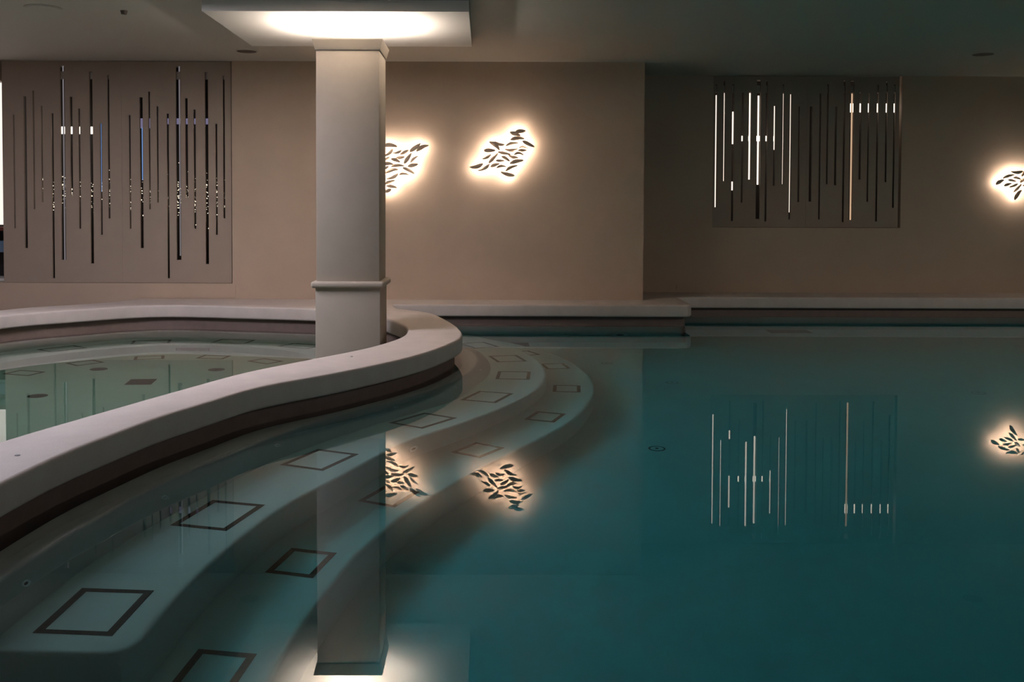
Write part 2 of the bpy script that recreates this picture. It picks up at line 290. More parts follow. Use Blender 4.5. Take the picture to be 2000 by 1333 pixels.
(0.81,7.497),(0.789,7.399),(0.765,7.302),(0.74,7.204),(0.714,7.107),(0.685,7.011),(0.654,6.916),(0.62,6.821),(0.583,6.729),
(0.541,6.637),(0.497,6.547),(0.45,6.459),(0.402,6.37),(0.353,6.283),(0.304,6.195),(0.254,6.108),(0.203,6.022),(0.152,5.936),
(0.101,5.849),(0.051,5.762),(0.003,5.675),(-0.044,5.586),(-0.09,5.497),(-0.136,5.408),(-0.182,5.318),(-0.228,5.229),
(-0.272,5.139),(-0.315,5.049),(-0.357,4.957),(-0.396,4.865),(-0.433,4.772),(-0.468,4.678),(-0.501,4.583),(-0.531,4.487),
(-0.558,4.391),(-0.582,4.294),(-0.604,4.196),(-0.623,4.097),(-0.641,3.998),(-0.658,3.899),(-0.674,3.8),(-0.689,3.701),
(-0.702,3.602),(-0.711,3.503),(-0.717,3.403),(-0.72,3.302),(-0.721,3.202),(-0.721,3.102),(-0.721,3.001),(-0.72,2.901),
(-0.72,2.801),(-0.72,2.7),(-0.72,2.6)],
'RE':[(-5.75,4.5),(-5.749,4.6),(-5.747,4.7),(-5.746,4.8),(-5.745,4.9),(-5.745,5.0),(-5.745,5.1),(-5.745,5.2),(-5.744,5.3),
(-5.744,5.4),(-5.744,5.501),(-5.744,5.601),(-5.743,5.701),(-5.742,5.801),(-5.741,5.901),(-5.74,6.001),(-5.738,6.101),
(-5.735,6.201),(-5.731,6.301),(-5.727,6.401),(-5.722,6.501),(-5.715,6.601),(-5.708,6.7),(-5.699,6.8),(-5.688,6.899),
(-5.676,6.999),(-5.663,7.098),(-5.648,7.197),(-5.633,7.296),(-5.616,7.394),(-5.598,7.493),(-5.58,7.591),(-5.56,7.689),
(-5.54,7.787),(-5.519,7.885),(-5.497,7.983),(-5.475,8.08),(-5.452,8.178),(-5.429,8.275),(-5.405,8.372),(-5.382,8.47),
(-5.358,8.567),(-5.334,8.664),(-5.308,8.761),(-5.279,8.856),(-5.247,8.951),(-5.21,9.044),(-5.171,9.136),(-5.132,9.228),
(-5.093,9.32),(-5.054,9.412),(-5.015,9.505),(-4.976,9.597),(-4.936,9.688),(-4.895,9.78),(-4.855,9.871),(-4.815,9.964),
(-4.774,10.055),(-4.727,10.143),(-4.67,10.224),(-4.603,10.296),(-4.528,10.362),(-4.451,10.427),(-4.377,10.494),(-4.304,10.563),
(-4.234,10.634),(-4.166,10.707),(-4.104,10.785),(-4.053,10.87),(-4.013,10.961),(-3.981,11.056),(-3.954,11.153),(-3.93,11.25)],
'SL1':[(-5.322,2.305,1.026,0.017),(-5.195,2.512,0.801,0.032),(-5.1,2.575,1.24,0.017),(-5.008,2.403,1.322,0.017),
(-4.889,2.323,0.46,0.026),(-4.773,2.857,0.669,0.052),(-4.676,2.508,1.398,0.029),(-4.586,2.376,1.022,0.02),
(-4.451,2.789,0.629,0.035),(-4.342,2.21,0.954,0.02),(-4.255,2.749,1.139,0.02)],
'SL2':[(-4.018,2.303,1.024,0.017),(-3.888,2.504,0.805,0.035),(-3.797,2.567,1.244,0.017),(-3.705,2.401,1.32,0.017),
(-3.59,2.321,0.464,0.023),(-3.472,2.855,0.673,0.052),(-3.379,2.494,1.378,0.029),(-3.288,2.368,1.026,0.023),
(-3.152,2.787,0.627,0.035),(-3.044,2.208,0.958,0.02),(-2.958,2.748,1.143,0.02)],
'SR1':[(2.829,2.804,1.29,0.022),(2.928,2.854,1.613,0.019),(3.038,2.811,1.12,0.025),(3.155,2.704,1.348,0.022),
(3.245,2.723,1.633,0.029),(3.354,2.862,1.146,0.048),(3.452,2.856,1.115,0.022),(3.55,2.542,1.558,0.022),
(3.655,2.806,1.577,0.019),(3.747,2.687,1.141,0.019),(3.858,2.536,1.357,0.025)],
'SR2':[(4.0,2.537,1.363,0.032),(4.114,2.694,1.142,0.019),(4.205,2.808,1.579,0.019),(4.308,2.538,1.567,0.025),
(4.41,2.859,1.111,0.022),(4.505,2.853,1.137,0.048),(4.61,2.721,1.637,0.025),(4.71,2.696,1.365,0.019),
(4.822,2.803,1.119,0.022),(4.932,2.848,1.606,0.022),(5.029,2.81,1.29,0.022)],
'lv1':[(-1.153,1.964,-0.994,1.949,0.039,0.08),(-1.143,1.846,-1.045,1.931,0.031,-0.1),(-1.053,1.882,-0.945,1.915,0.026,-0.12),
(-0.968,1.864,-0.866,1.916,0.033,0.0),(-0.86,1.893,-0.737,1.988,0.039,0.0),(-0.786,1.898,-0.647,1.968,0.039,0.1),
(-1.015,1.823,-0.912,1.839,0.033,0.0),(-0.925,1.759,-0.84,1.882,0.039,0.0),(-0.853,1.769,-0.763,1.849,0.026,0.1),
(-1.069,1.815,-0.961,1.777,0.033,0.05),(-1.143,1.794,-1.076,1.838,0.031,0.0),(-0.883,1.733,-0.763,1.757,0.039,0.0),
(-1.071,1.728,-0.917,1.736,0.031,0.08),(-0.94,1.718,-0.804,1.649,0.033,0.05),(-1.164,1.758,-1.038,1.754,0.036,0.05),
(-1.143,1.704,-1.092,1.733,0.026,0.0),(-1.133,1.656,-0.984,1.697,0.036,0.1),(-0.981,1.638,-0.863,1.633,0.026,0.15),
(-1.123,1.591,-0.984,1.656,0.033,-0.1),(-1.143,1.535,-1.022,1.579,0.033,0.0),(-1.123,1.512,-0.999,1.492,0.031,0.05),
(-1.154,1.445,-1.063,1.479,0.033,-0.05),(-1.273,1.633,-1.391,1.63,0.039,0.0),(-1.35,1.738,-1.49,1.809,0.036,0.0),
(-1.31,1.818,-1.425,1.825,0.026,0.15),(-1.302,1.848,-1.402,1.843,0.031,0.0),(-1.253,1.897,-1.367,1.897,0.026,0.2)],
'lv2':[(0.318,2.126,0.436,2.129,0.039,0.0),(0.256,2.118,0.38,2.077,0.039,0.0),(0.262,2.031,0.424,2.042,0.039,0.1),
(0.211,1.962,0.357,1.995,0.028,0.1),(0.395,2.021,0.535,1.95,0.036,0.0),(0.355,1.941,0.47,1.934,0.026,0.15),
(0.347,1.911,0.447,1.916,0.031,0.0),(0.298,1.862,0.412,1.862,0.026,0.2),(0.2,1.928,0.35,1.931,0.031,-0.1),
(0.123,1.897,0.275,1.867,0.031,0.0),(0.239,1.856,0.355,1.831,0.034,-0.05),(0.03,2.01,0.146,1.913,0.041,0.1),
(0.09,2.015,0.203,1.979,0.028,-0.15),(-0.034,1.912,0.1,1.912,0.039,0.0),(-0.049,1.817,0.051,1.876,0.028,-0.1),
(0.021,1.769,0.129,1.884,0.034,0.0),(0.162,1.851,0.26,1.79,0.031,0.05),(0.098,1.8,0.201,1.797,0.026,0.0),
(0.255,1.767,0.414,1.803,0.039,0.05),(0.042,1.73,0.147,1.766,0.036,0.05),(0.106,1.715,0.222,1.731,0.026,0.15),
(0.209,1.679,0.35,1.746,0.031,0.1),(0.155,1.676,0.315,1.633,0.039,-0.05),(-0.19,1.724,-0.038,1.766,0.039,-0.1),
(-0.102,1.689,0.036,1.763,0.031,-0.1)],
'lv3':[(6.419,1.741,6.571,1.742,0.035,-0.1),(6.328,1.654,6.48,1.701,0.031,0.05),(6.247,1.578,6.35,1.637,0.038,0.05),
(6.455,1.664,6.552,1.64,0.026,0.1),(6.388,1.635,6.499,1.614,0.028,0.05),(6.344,1.565,6.44,1.595,0.031,0.0),
(6.406,1.544,6.516,1.591,0.028,-0.03),(6.466,1.483,6.563,1.586,0.031,0.0),(6.472,1.389,6.557,1.516,0.038,0.05),
(6.556,1.676,6.597,1.742,0.028,0.0),(6.544,1.605,6.608,1.662,0.033,0.0),(6.568,1.568,6.667,1.573,0.028,0.0),
(6.72,1.703,6.62,1.762,0.028,0.1),(6.861,1.61,6.709,1.652,0.039,0.1),(6.773,1.575,6.635,1.649,0.031,0.1)],
'rect':{'seat':[[-1.353,3.431,-0.047,0.267,0.363],[-1.196,4.442,-0.242,0.271,0.365],[-0.897,5.369,-0.411,0.272,0.36],
[-0.398,6.313,-0.598,0.267,0.37],[0.01,7.074,-0.374,0.269,0.368],[0.22,7.943,-0.07,0.275,0.382],
[0.188,8.795,0.226,0.275,0.365],[-0.068,9.627,0.445,0.254,0.367]],
'spafloor':[[-3.952,8.506,-0.296,0.226,0.265],[-3.649,9.044,0.865,0.275,0.232],[-3.169,9.357,0.286,0.274,0.225],
[-2.581,9.422,-0.14,0.275,0.207],[-2.043,9.201,-0.628,0.263,0.222]],
'spaseat':[[-4.03,9.459,0.865,0.378,0.265],[-3.35,9.948,0.236,0.388,0.346],[-2.546,10.016,-0.158,0.368,0.267],
[-1.812,9.716,-0.478,0.341,0.304]],
'step':[[-0.796,4.282,-0.23,0.214,0.267],[-0.048,6.009,-0.597,0.217,0.269],[0.411,6.863,-0.376,0.222,0.28],
[0.636,7.821,-0.089,0.226,0.301],[0.615,8.834,0.164,0.178,0.298]]}}
CO,CI,E1,E2,E3,E4,RE=(D[k] for k in ('CO','CI','E1','E2','E3','E4','RE'))
H=2.91; CT=.235; CB=.102; YA=11.25; YB=12.34; XS=1.77
# ------------------------------------------------------------------ room shell
struct(obj('ceiling',boxes((-9,9,-5,14,H,H+.15)),M['ceiling']))
struct(obj('wall_back_left',boxes((-2.865,XS,YA,12.6,-.2,H)),M['wall']))
struct(obj('wall_back_low',boxes((-9,-2.865,YA,YA+.2,-.2,.41)),M['wall']))
struct(obj('wall_back_lintel',boxes((-9,-5.47,YA,YA+.2,2.685,H)),M['wall']))
struct(obj('wall_back_right',boxes((XS,2.789,YB,YB+.2,-.2,H),(5.115,9,YB,YB+.2,-.2,H),(2.789,5.115,YB,YB+.2,-.2,1.04)),M['wall']))
struct(obj('wall_bay_left',boxes((-9,-2.865,12.3,12.4,-.2,H)),M['bay']))
struct(obj('wall_bay_right',boxes((XS,9,13.0,13.1,-.2,H),(2.4,2.45,YB+.2,13,-.2,H)),M['bay']))
struct(obj('wall_left',boxes((-9,-8.9,-5,14,-.2,H)),M['wall']))
struct(obj('wall_right',boxes((8.9,9,-5,14,-1.3,H)),M['wall']))
struct(obj('wall_front',boxes((-9,9,-5.1,-5,-.2,H)),M['wall']))
struct(obj('floor_walkway',boxes((-9,-5.72,-5,YA,-.1,.02)),M['stone']))
struct(obj('floor_deck',boxes((-5.75,9,-5,.8,-.1,CT)),M['stone']))
# fine shadow-gap trims where the walls meet the bench
struct(obj('trim_1',boxes((-3.95,-2.83,YA-.005,YA,CT+.012,CT+.16)),M['wall']))
struct(obj('trim_2',boxes((2.35,8.9,YB-.004,YB,CT+.025,CT+.1)),M['wall']))
# slotted wall panels, each with its own slots
def panel(x0,x1,z0,z1,y,slots,rail,label,group):
    t=empty('slotted_panel',((x0+x1)/2,y,z0)); tag(t,label,'wall panel',group)
    cx=(x0+x1)/2; th=.026; bm=bmesh.new(); S=sorted(slots); x=x0+.0006
    for sx,zt,zb,wd in S:
        a,b=sx-wd/2,sx+wd/2
        box(bm,x-cx,a-cx,0,th,0,z1-z0); box(bm,a-cx,b-cx,0,th,zt-z0,z1-z0); box(bm,a-cx,b-cx,0,th,0,zb-z0); x=b
    box(bm,x-cx,x1-.0006-cx,0,th,0,z1-z0)
    bmesh.ops.remove_doubles(bm,verts=bm.verts,dist=1e-5)
    obj('panel_board',bm,M['panel'],t)
    for r0,r1 in rail:
        obj('cross_rail',boxes((x0+.01-cx,x1-.01-cx,th+.002,th+.03,r0-z0,r1-z0)),M['rail'],t)
    obj('back_board',boxes((x0+.01-cx,x1-.01-cx,.5,.52,0,z1-z0)),M['bay'],t)
    return t
GP='slotted panels in the wall recesses'
panel(-5.453,-4.109,.414,H-.004,11.27,D['SL1'],[(2.71,2.795)],'tall brown wall panel with vertical slots, nearest the bright opening at the wall end',GP)
panel(-4.109,-2.876,.414,H-.004,11.27,D['SL2'],[(2.71,2.795)],'tall brown slotted panel beside the plain wall left of the column',GP)
panel(2.792,3.949,1.045,H-.004,12.36,D['SR1'],[(2.708,2.795)],'shorter brown slotted panel with many white glowing slots, in the far recessed wall',GP)
panel(3.949,5.090,1.045,H-.004,12.36,D['SR2'],[(2.708,2.795)],'shorter brown slotted panel with mostly dark slots, next to the glowing one',GP)
# glowing strips put in to imitate bright lines in the slots, no lamps
def strip(x,z0,z1,y,wd,m,label,group):
    o=obj('light_strip',boxes((-wd/2,wd/2,0,.012,0,z1-z0)),m); o.location=(x,y,z0); return tag(o,label,'light strip',group)
def atx(px,y,z=1.9): return (px-950)/F*y-ROLL*(z-EYE)
def atz(py,y,px): return EYE+(410-py+ROLL*(px-950)*1.0)/F*y
YR=12.40
for px,t,b,wd,lab in [(1398,187,405,.020,'first and longest white light strip at the panel edge by the dark wall corner'),(1414,183,354,.018,'second white light strip from the dark wall corner'),
  (1431,219,282,.026,'short upper white light strip in the broken slot'),(1431,355,372,.026,'tiny square white light low in the broken slot'),
  (1464,183,352,.028,'broad white light strip left of the wide slot'),(1479,188,361,.018,'white light strip filling half of the wide slot'),
  (1512,208,293,.022,'half length white light strip between the wide slot and two long ones'),(1529,184,360,.018,'white light strip one slot before the panel seam'),
  (1543,184,415,.018,'very long thin white light strip next to the panel seam'),(1661,184,430,.016,'peach light strip in the wide slot of the dark slotted panel')]:
    strip(atx(px,YR),atz(b,YR,px),atz(t,YR,px),YR,wd*1.35 if px not in (1479,1661) else wd,M['lit'] if px<1600 else M['lit_peach'],lab,'light strips behind the far slotted panels')
for px,t,b,wd,m,lab in [(198,241,375,.014,'lit_blue','blue light strip in the thin slot of the panel by the bright opening'),(279,250,352,.006,'lit_blue','pale blue light strip in the second panel slot'),
  (126,128,508,.012,'lit_dim','dim grey light strip in the widest slot of the first panel'),(352,129,500,.012,'lit_dim','dim grey light strip in the widest slot of the second panel')]:  # post edges, their paleness put in as dim emission
    y=11.335; strip(atx(px,y),atz(b,y,px),atz(t,y,px),y,wd,M[m],lab,'light strips behind the left slotted panels')
def barlamp(px0,px1,t,b,y,m,label):  # added glow standing in for reflected bright patches in the slots
    o=obj('bar_lamp',boxes((0,atx(px1,y)-atx(px0,y),0,.03,0,atz(t,y,px0)-atz(b,y,px0))),m); o.location=(atx(px0,y),y,atz(b,y,px0)); return tag(o,label,'lamp','bar lamps behind the slotted panels')
barlamp(115,185,248,262,11.5,M['lamp_hot'],'bright white lamp showing through four slots of the panel by the bright opening')
barlamp(272,300,232,251,11.5,M['lilac'],'pale lilac lamp showing through the slots at the start of the second panel')
barlamp(325,412,232,243,11.5,M['lilac'],'long pale lilac lamp showing through the middle slots of the second panel')
barlamp(1655,1752,203,220,12.6,M['lamp_hot'],'white lamp showing through the upper slots of the dark slotted panel')
barlamp(1446,1516,266,276,12.55,M['lamp_hot'],'white lamp showing across the wide slot of the glowing slotted panel')
# glowing beads put in for reflected sparkle behind the left panels
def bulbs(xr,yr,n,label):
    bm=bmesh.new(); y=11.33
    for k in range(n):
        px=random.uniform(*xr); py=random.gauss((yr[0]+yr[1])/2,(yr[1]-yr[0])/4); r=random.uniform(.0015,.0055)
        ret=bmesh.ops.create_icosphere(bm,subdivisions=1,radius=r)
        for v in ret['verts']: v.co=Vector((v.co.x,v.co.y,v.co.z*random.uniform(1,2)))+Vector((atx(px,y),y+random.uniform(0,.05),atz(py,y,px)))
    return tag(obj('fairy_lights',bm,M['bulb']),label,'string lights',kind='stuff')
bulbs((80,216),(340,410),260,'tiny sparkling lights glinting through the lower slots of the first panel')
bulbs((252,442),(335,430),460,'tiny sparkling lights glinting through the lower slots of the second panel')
# bright opening at the far left
o=obj('glowing_screen',boxes((-7.6,-5.52,11.62,11.66,1.06,2.75)),M['screen']); tag(o,'tall white glowing screen in the opening at the left end of the wall','screen')  # lit wall past the opening, its brightness put in as emission
t=empty('shelf_unit',(-6.3,11.75,.41)); tag(t,'dark shelf with a blue box in the opening at the left end','shelf')
obj('shelf_board',boxes((-.85,.8,-.25,.2,.0,.03)),M['white'],t); obj('shelf_board',boxes((-.85,.8,-.2,.2,.58,.62)),M['redwood'],t)
obj('back_panel',boxes((-.85,.8,.2,.24,.0,.62)),M['black'],t)
o=obj('storage_box',boxes((-.35,.35,-.12,.12,0,.13))  ,M['bluebox']); o.location=(-5.95,11.72,.74); tag(o,'blue grey box on the dark shelf in the left opening','box')
# ------------------------------------------------------------------ coping and pool walls
outer=[(-5.75,.8)]+RE+[(XS,YA+.01),(XS,YB+.01),(8.9,YB+.01),(8.9,11.68),(2.32,11.68),(2.27,11.66),(2.235,11.62),(2.22,11.56),(2.22,10.79),(2.20,10.73),(2.165,10.69),(2.10,10.67)]+CO[:]
outer=[p for p in outer if p[1]>.75 or p is outer[0]]+[(-1.80,.8)]
outer=ccw(outer)
cop=solid2d('coping_bench',[outer,cw(CI)],CB,CT,.020,M['coping'])
tag(cop,'pale stone pool coping sweeping in an S curve around both pools and along the wall','pool coping')
capm=bmesh.new(); cyl(capm,(0,0,.001),.011,.002); c0=obj('cap_disc',capm,M['black'],cop); c0.location=(-1.924,4.072,CT)
capm=bmesh.new(); cyl(capm,(0,0,.001),.009,.002); c0=obj('cap_disc',capm,M['black'],cop); c0.location=(-.926,6.852,CT)
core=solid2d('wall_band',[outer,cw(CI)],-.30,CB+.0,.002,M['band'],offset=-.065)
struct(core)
N=150
COr=resamp([p for p in CO if p[1]>.4],N); e1=resamp([p for p in E1 if p[1]>.4],N); e2=resamp([p for p in E2 if p[1]>.4],N)
o=loft('pool_lip',[(COr,-.05),(off(e1,-.012) if False else [(a[0]*.9+b[0]*.1,a[1]*.9+b[1]*.1) for a,b in zip(e1,COr)],-.05),(e1,-.056),([(a[0]*.9+b[0]*.1,a[1]*.9+b[1]*.1) for a,b in zip(e1,e2)],-.075),(e2,-.41),(e2,-1.25)],M['uw'],ang=60)
tag(o,'smooth underwater wall and narrow ledge below the curved coping','pool wall',kind='structure')
# pool basin
struct(obj('pool_floor',boxes((-1.9,8.9,.7,11.9,-1.35,-1.2)),M['uw']))
struct(obj('pool_wall_far',boxes((-1.5,2.15,10.72,11.0,-1.25,-.05),(2.10,2.15,10.72,11.8,-1.25,-.05),(2.12,8.9,11.73,12.0,-1.25,-.05)),M['uw']))
struct(obj('pool_wall_near',boxes((-1.9,8.9,.6,.8,-1.25,.1)),M['uw']))
back=[p for p in CO][::-1]
def steppoly(E,ye):
    b=[p for p in back if p[1]>=ye]; return ccw(E+[(b[0][0],E[-1][1])]+b+[(-1.15,10.95),(E[0][0],10.95)])
GS='curved underwater steps beside the coping'
E3c=E3[:-2]+[(-1.118,3.22),(-1.135,3.17),(-1.16,3.135),(-1.20,3.12)]
seat=solid2d('underwater_bench',[steppoly(E3c,3.3)],-.80,-.40,.028,M['uw'])
tag(seat,'upper curved underwater bench, widest and palest, right under the coping','pool step',GS)
step=solid2d('underwater_step',[steppoly([p for p in E4 if p[1]>1.5]+[(-.72,.9)],1.0)],-1.20,-.80,.028,M['uw'])
tag(step,'lower curved underwater step, deeper and bluer, beyond the upper bench','pool step',GS)
def inlay(x,y,a,lu,lv,z,parent,w=.028):
    bm=bmesh.new(); o=[(-lu/2,-lv/2),(lu/2,-lv/2),(lu/2,lv/2),(-lu/2,lv/2)]; i=[(sx*(lu/2-w)/(lu/2),sy*(lv/2-w)/(lv/2)) for sx,sy in o]
    for z0 in (0,.004):
        pass
    A=[[bm.verts.new((*p,z0)) for p in L] for z0 in (-.01,.003) for L in (o,i)]
    for k in range(4):
        j=(k+1)%4
        bm.faces.new((A[2][k],A[2][j],A[3][j],A[3][k])); bm.faces.new((A[0][k],A[0][j],A[2][j],A[2][k])); bm.faces.new((A[1][j],A[1][k],A[3][k],A[3][j]))
    bmesh.ops.recalc_face_normals(bm,faces=bm.faces)
    f=obj('mosaic_frame',bm,M['mosaic'],parent); f.location=(x,y,z); f.rotation_euler=(0,0,a); return f
for x,y,a,lu,lv in D['rect']['seat']: inlay(x,y,a,.268,.363,-.40,seat)
for x,y,a,lu,lv in D['rect']['step']+[[-.935,3.38,-.12,0,0],[-.50,5.14,-.42,0,0],[.37,9.55,.42,0,0]]: inlay(x,y,a,.216,.27,-.80,step)
# round nozzles on the bench riser
def nozzle(x,y,z,nx,ny,r,label,i,nz=0.0):
    t=empty('water_jet',(x,y,z)); t.rotation_euler=Vector((nx,ny,nz)).to_track_quat('Z','Y').to_euler(); tag(t,label,'water jet','round water jets along the underwater wall')
    bm=bmesh.new(); n=28
    prof=[(r,-.01),(r,.006),(r*.9,.010),(r*.62,.008),(r*.5,.003)]
    V=[[bm.verts.new((a*math.cos(2*math.pi*k/n),a*math.sin(2*math.pi*k/n),b)) for k in range(n)] for a,b in prof]
    for A,B in zip(V,V[1:]):
        for k in range(n): bm.faces.new((A[k],A[(k+1)%n],B[(k+1)%n],B[k]))
    bmesh.ops.recalc_face_normals(bm,faces=bm.faces); obj('jet_ring',bm,M['ring'],t,smooth=True)
    bm=bmesh.new(); cyl(bm,(0,0,.001),r*.5,.008); obj('jet_opening',bm,M['black'],t)
def jetat(x,y,z,lab,i,r=.025):
    # nearest point of the sloping riser at height z
    f=(z+.075)/(-.41+.075); P=[(a[0]*(1-f)+b[0]*f,a[1]*(1-f)+b[1]*f) for a,b in zip(e1,e2)]
    k=min(range(1,len(P)-1),key=lambda k:math.dist(P[k],(x,y))); tx,ty=P[k+1][0]-P[k-1][0],P[k+1][1]-P[k-1][1]; l=math.hypot(tx,ty)
    nozzle(P[k][0],P[k][1],z,-ty/l,tx/l,r,lab,i,.25)
for i,(x,y,lab) in enumerate([(-.046,8.0,'water jet on the outermost bulge of the curved wall, beside the upper bench tiles'),(-.216,7.21,'small water jet just below the tip of the coping curve'),
   (-.609,6.456,'water jet on the dark wall left of the mirrored column edge'),(-1.138,5.472,'water jet on the wall behind the reflected column, midway along the curve'),
   (-1.45,4.50,'water jet above the tile frame crossed by reflected slots'),(-1.617,3.464,'nearest and largest looking water jet in the bottom left corner')]): jetat(x,y,-.2,lab,i)
k=min(range(1,len(E3)-1),key=lambda k:math.dist(E3[k],(-.41,5.83))); tx,ty=E3[k+1][0]-E3[k-1][0],E3[k+1][1]-E3[k-1][1]; l=math.hypot(tx,ty)
nozzle(E3[k][0],E3[k][1],-.6,-ty/l,tx/l,.045,'pale round jet on the riser between the two steps, above the mirrored lamp glow',7)
def floor_ring(x,y,z,r,label,m1='ring',m2='uw',cat='floor inlet',group='round inlets in the deep pool floor'):
    t=empty('floor_inlet',(x,y,z)); tag(t,label,cat,group)
    bm=bmesh.new(); n=28
    prof=[(r,0),(r,.006),(r*.86,.009),(r*.8,.004)]
    V=[[bm.verts.new((a*math.cos(2*math.pi*k/n),a*math.sin(2*math.pi*k/n),b)) for k in range(n)] for a,b in prof]
    for A,B in zip(V,V[1:]):
        for k in range(n): bm.faces.new((A[k],A[(k+1)%n],B[(k+1)%n],B[k]))
    bmesh.ops.recalc_face_normals(bm,faces=bm.faces); obj('inlet_ring',bm,M[m1],t,smooth=True)
    bm=bmesh.new(); cyl(bm,(0,0,.003),r*.8,.004); obj('inlet_plate',bm,M[m2],t)
    bm=bmesh.new(); cyl(bm,(0,0,.008),r*.2,.008); obj('centre_screw',bm,M[m1],t)
floor_ring(1.115,6.46,-1.2,.055,'round inlet in the deep floor, the nearest one',m1='black')
floor_ring(1.145,9.43,-1.2,.055,'round inlet in the deep floor beyond the steps, under the plain wall',m1='darkring')
floor_ring(1.593,8.50,-1.2,.055,'round inlet in the deep floor just right of the wall corner reflection',m1='darkring')
floor_ring(3.975,8.015,-1.2,.055,'round inlet in the deep floor at the right side of the frame',m1='darkring')
def grille(x,y,z,wd,h,label,m='grille',rz=0):
    t=empty('wall_grille',(x,y,z),rz); tag(t,label,'grille','dark grilles on the underwater walls')
    obj('grille_frame',boxes((-wd/2,wd/2,-.008,.02,0,.012),(-wd/2,wd/2,-.008,.02,h-.012,h),(-wd/2,-wd/2+.012,-.008,.02,.012,h-.012),(wd/2-.012,wd/2,-.008,.02,.012,h-.012)),M[m],t)
    obj('grille_slats',boxes(*[(-wd/2+.012,wd/2-.012,-.004,.012,.02+k*.022,.032+k*.022) for k in range(int((h-.03)/.022))]),M[m],t)
    obj('grille_back',boxes((-wd/2+.01,wd/2-.01,.008,.022,.01,h-.01)),M['black'],t)
    return t
g1=grille(.335,10.44,-1.192,.24,.24,'dark grille at the foot of the far pool wall behind the curved steps'); g1.rotation_euler=(R(-90),0,0)
g2=grille(3.52,11.44,-1.192,.48,.26,'long dark grille at the foot of the recessed far pool wall'); g2.rotation_euler=(R(-90),0,0)
# jet on far wall
t=nozzle(1.44,10.71,-.68,0,-1,.09,'wide round fitting on the far underwater wall below the plain wall',9)
# ------------------------------------------------------------------ spa pool
ci=ccw(CI)
SZ=-.026
sf=ccw(crom([(-4.10,8.80),(-3.75,9.32),(-3.25,9.68),(-2.72,9.74),(-2.2,9.60),(-1.78,9.30),(-1.56,8.90),(-1.5,8.3),(-1.62,7.55),(-1.95,6.75),(-2.32,5.9),(-2.6,4.9),(-2.75,3.7),(-3.1,2.6),(-4.0,2.2),(-4.6,3.2),(-4.8,5),(-4.65,6.9),(-4.38,8.1)],6,True))
Ns=220
c0=resamp(ci,Ns,True)
inn=off(c0,-.10,True); inn2=off(c0,-.20,True); inn0=off(c0,.02,True)
o=loft('spa_lip',[(inn0,-.08),(off(c0,-.09,True),-.08),(inn,-.09),(off(c0,-.12,True),-.12),(inn2,-.43),(inn2,-.5)],M['uws'],closed=True,ang=60)
tag(o,'smooth underwater wall and ledge around the spa pool',None,kind='structure')
spaseat=solid2d('spa_bench',[ccw(off(c0,.02,True)),cw(sf)],-.9,-.426,.02,M['uws'])
tag(spaseat,'curved underwater bench ringing the spa pool behind the column','pool bench')
struct(obj('spa_floor',boxes((-5.3,-1.3,1.6,10.1,-.95,-.826)),M['uws'])) 
for x,y,a,lu,lv in D['rect']['spaseat']+[[-4.52,8.75,1.15,0,0]]: inlay(x,y,a,.37,.268,-.426,spaseat)
sft=empty('spa_floor_inlays',(0,0,0)) if False else None
flo=bpy.data.objects['spa_floor']
for x,y,a,lu,lv in D['rect']['spafloor']+[[-4.05,7.9,-.05,0,0]]: inlay(x,y,a,.27,.21,-.826,flo)
floor_ring(-3.398,8.72,-.826,.075,'dark round drain in the spa floor, the far one nearer the frame edge',m1='black',m2='black',cat='floor drain',group='round drains in the spa floor')
floor_ring(-2.37,8.74,-.826,.072,'dark round drain in the spa floor nearest the column',m1='black',m2='black',cat='floor drain',group='round drains in the spa floor')
floor_ring(-3.412,7.554,-.826,.075,'dark round drain in the spa floor close to the near coping',m1='black',m2='black',cat='floor drain',group='round drains in the spa floor')
o=obj('square_drain',boxes((-.105,.105,-.12,.12,0,.008)),M['black']); o.location=(-2.83,8.15,-.826); o.rotation_euler=(0,0,.12); tag(o,'dark square drain cover in the middle of the spa floor','floor drain')
grille(-2.86,9.70,-.74,.33,.17,'dark brown grille on the front of the spa bench',m='grille')
spw=bmesh.new(); f=spw.faces.new([spw.verts.new((x,y,SZ)) for x,y in ccw(off(c0,.12,True))]); 
spw.normal_update()
if f.normal.z<0: f.normal_flip()
o=obj('spa_water',spw,M['spawater']); tag(o,kind='structure')
wl=[p for p in CO if p[1]>.78]
poly=ccw([(-.9,10.85),(2.1,10.85),(2.1,11.8),(8.9,11.8),(8.9,.72),(-2.0,.72)]+[(x-.14,y) if y<5 else (x-.14,y) for x,y in wl[::-1]])
pw=bmesh.new(); f=pw.faces.new([pw.verts.new((x,y,0)) for x,y in poly]); pw.normal_update()
if f.normal.z<0: f.normal_flip()
o=obj('pool_water',pw,M['water']); tag(o,kind='structure')
# ------------------------------------------------------------------ column with its light cove, and the ceiling canopy
cx0,cx1,cy0,cy1=-1.408,-.887,8.262,8.78
ccx,ccy=(cx0+cx1)/2,(cy0+cy1)/2; hx,hy=(cx1-cx0)/2,(cy1-cy0)/2
col=empty('column',(ccx,ccy,-.426)); tag(col,'square pale plaster column with a band and a glowing hollow capital','column')
zo=.426
obj('shaft',bevelled(boxes((-hx,hx,-hy,hy,.66+zo-.02,2.56+zo)),.004),M['column'],col,True)
obj('plinth',bevelled(boxes((-hx-.008,hx+.008,-hy-.008,hy+.008,0,.60+zo)),.006),M['column'],col,True)
obj('band',bevelled(boxes((-hx-.043,hx+.043,-hy-.043,hy+.043,.598+zo,.653+zo)),.022,4),M['column'],col,True,50)
bm=bmesh.new()
def ring(s,z): return [bm.verts.new((sx*(hx+s),sy*(hy+s),z+zo)) for sx,sy in ((-1,-1),(1,-1),(1,1),(-1,1))]
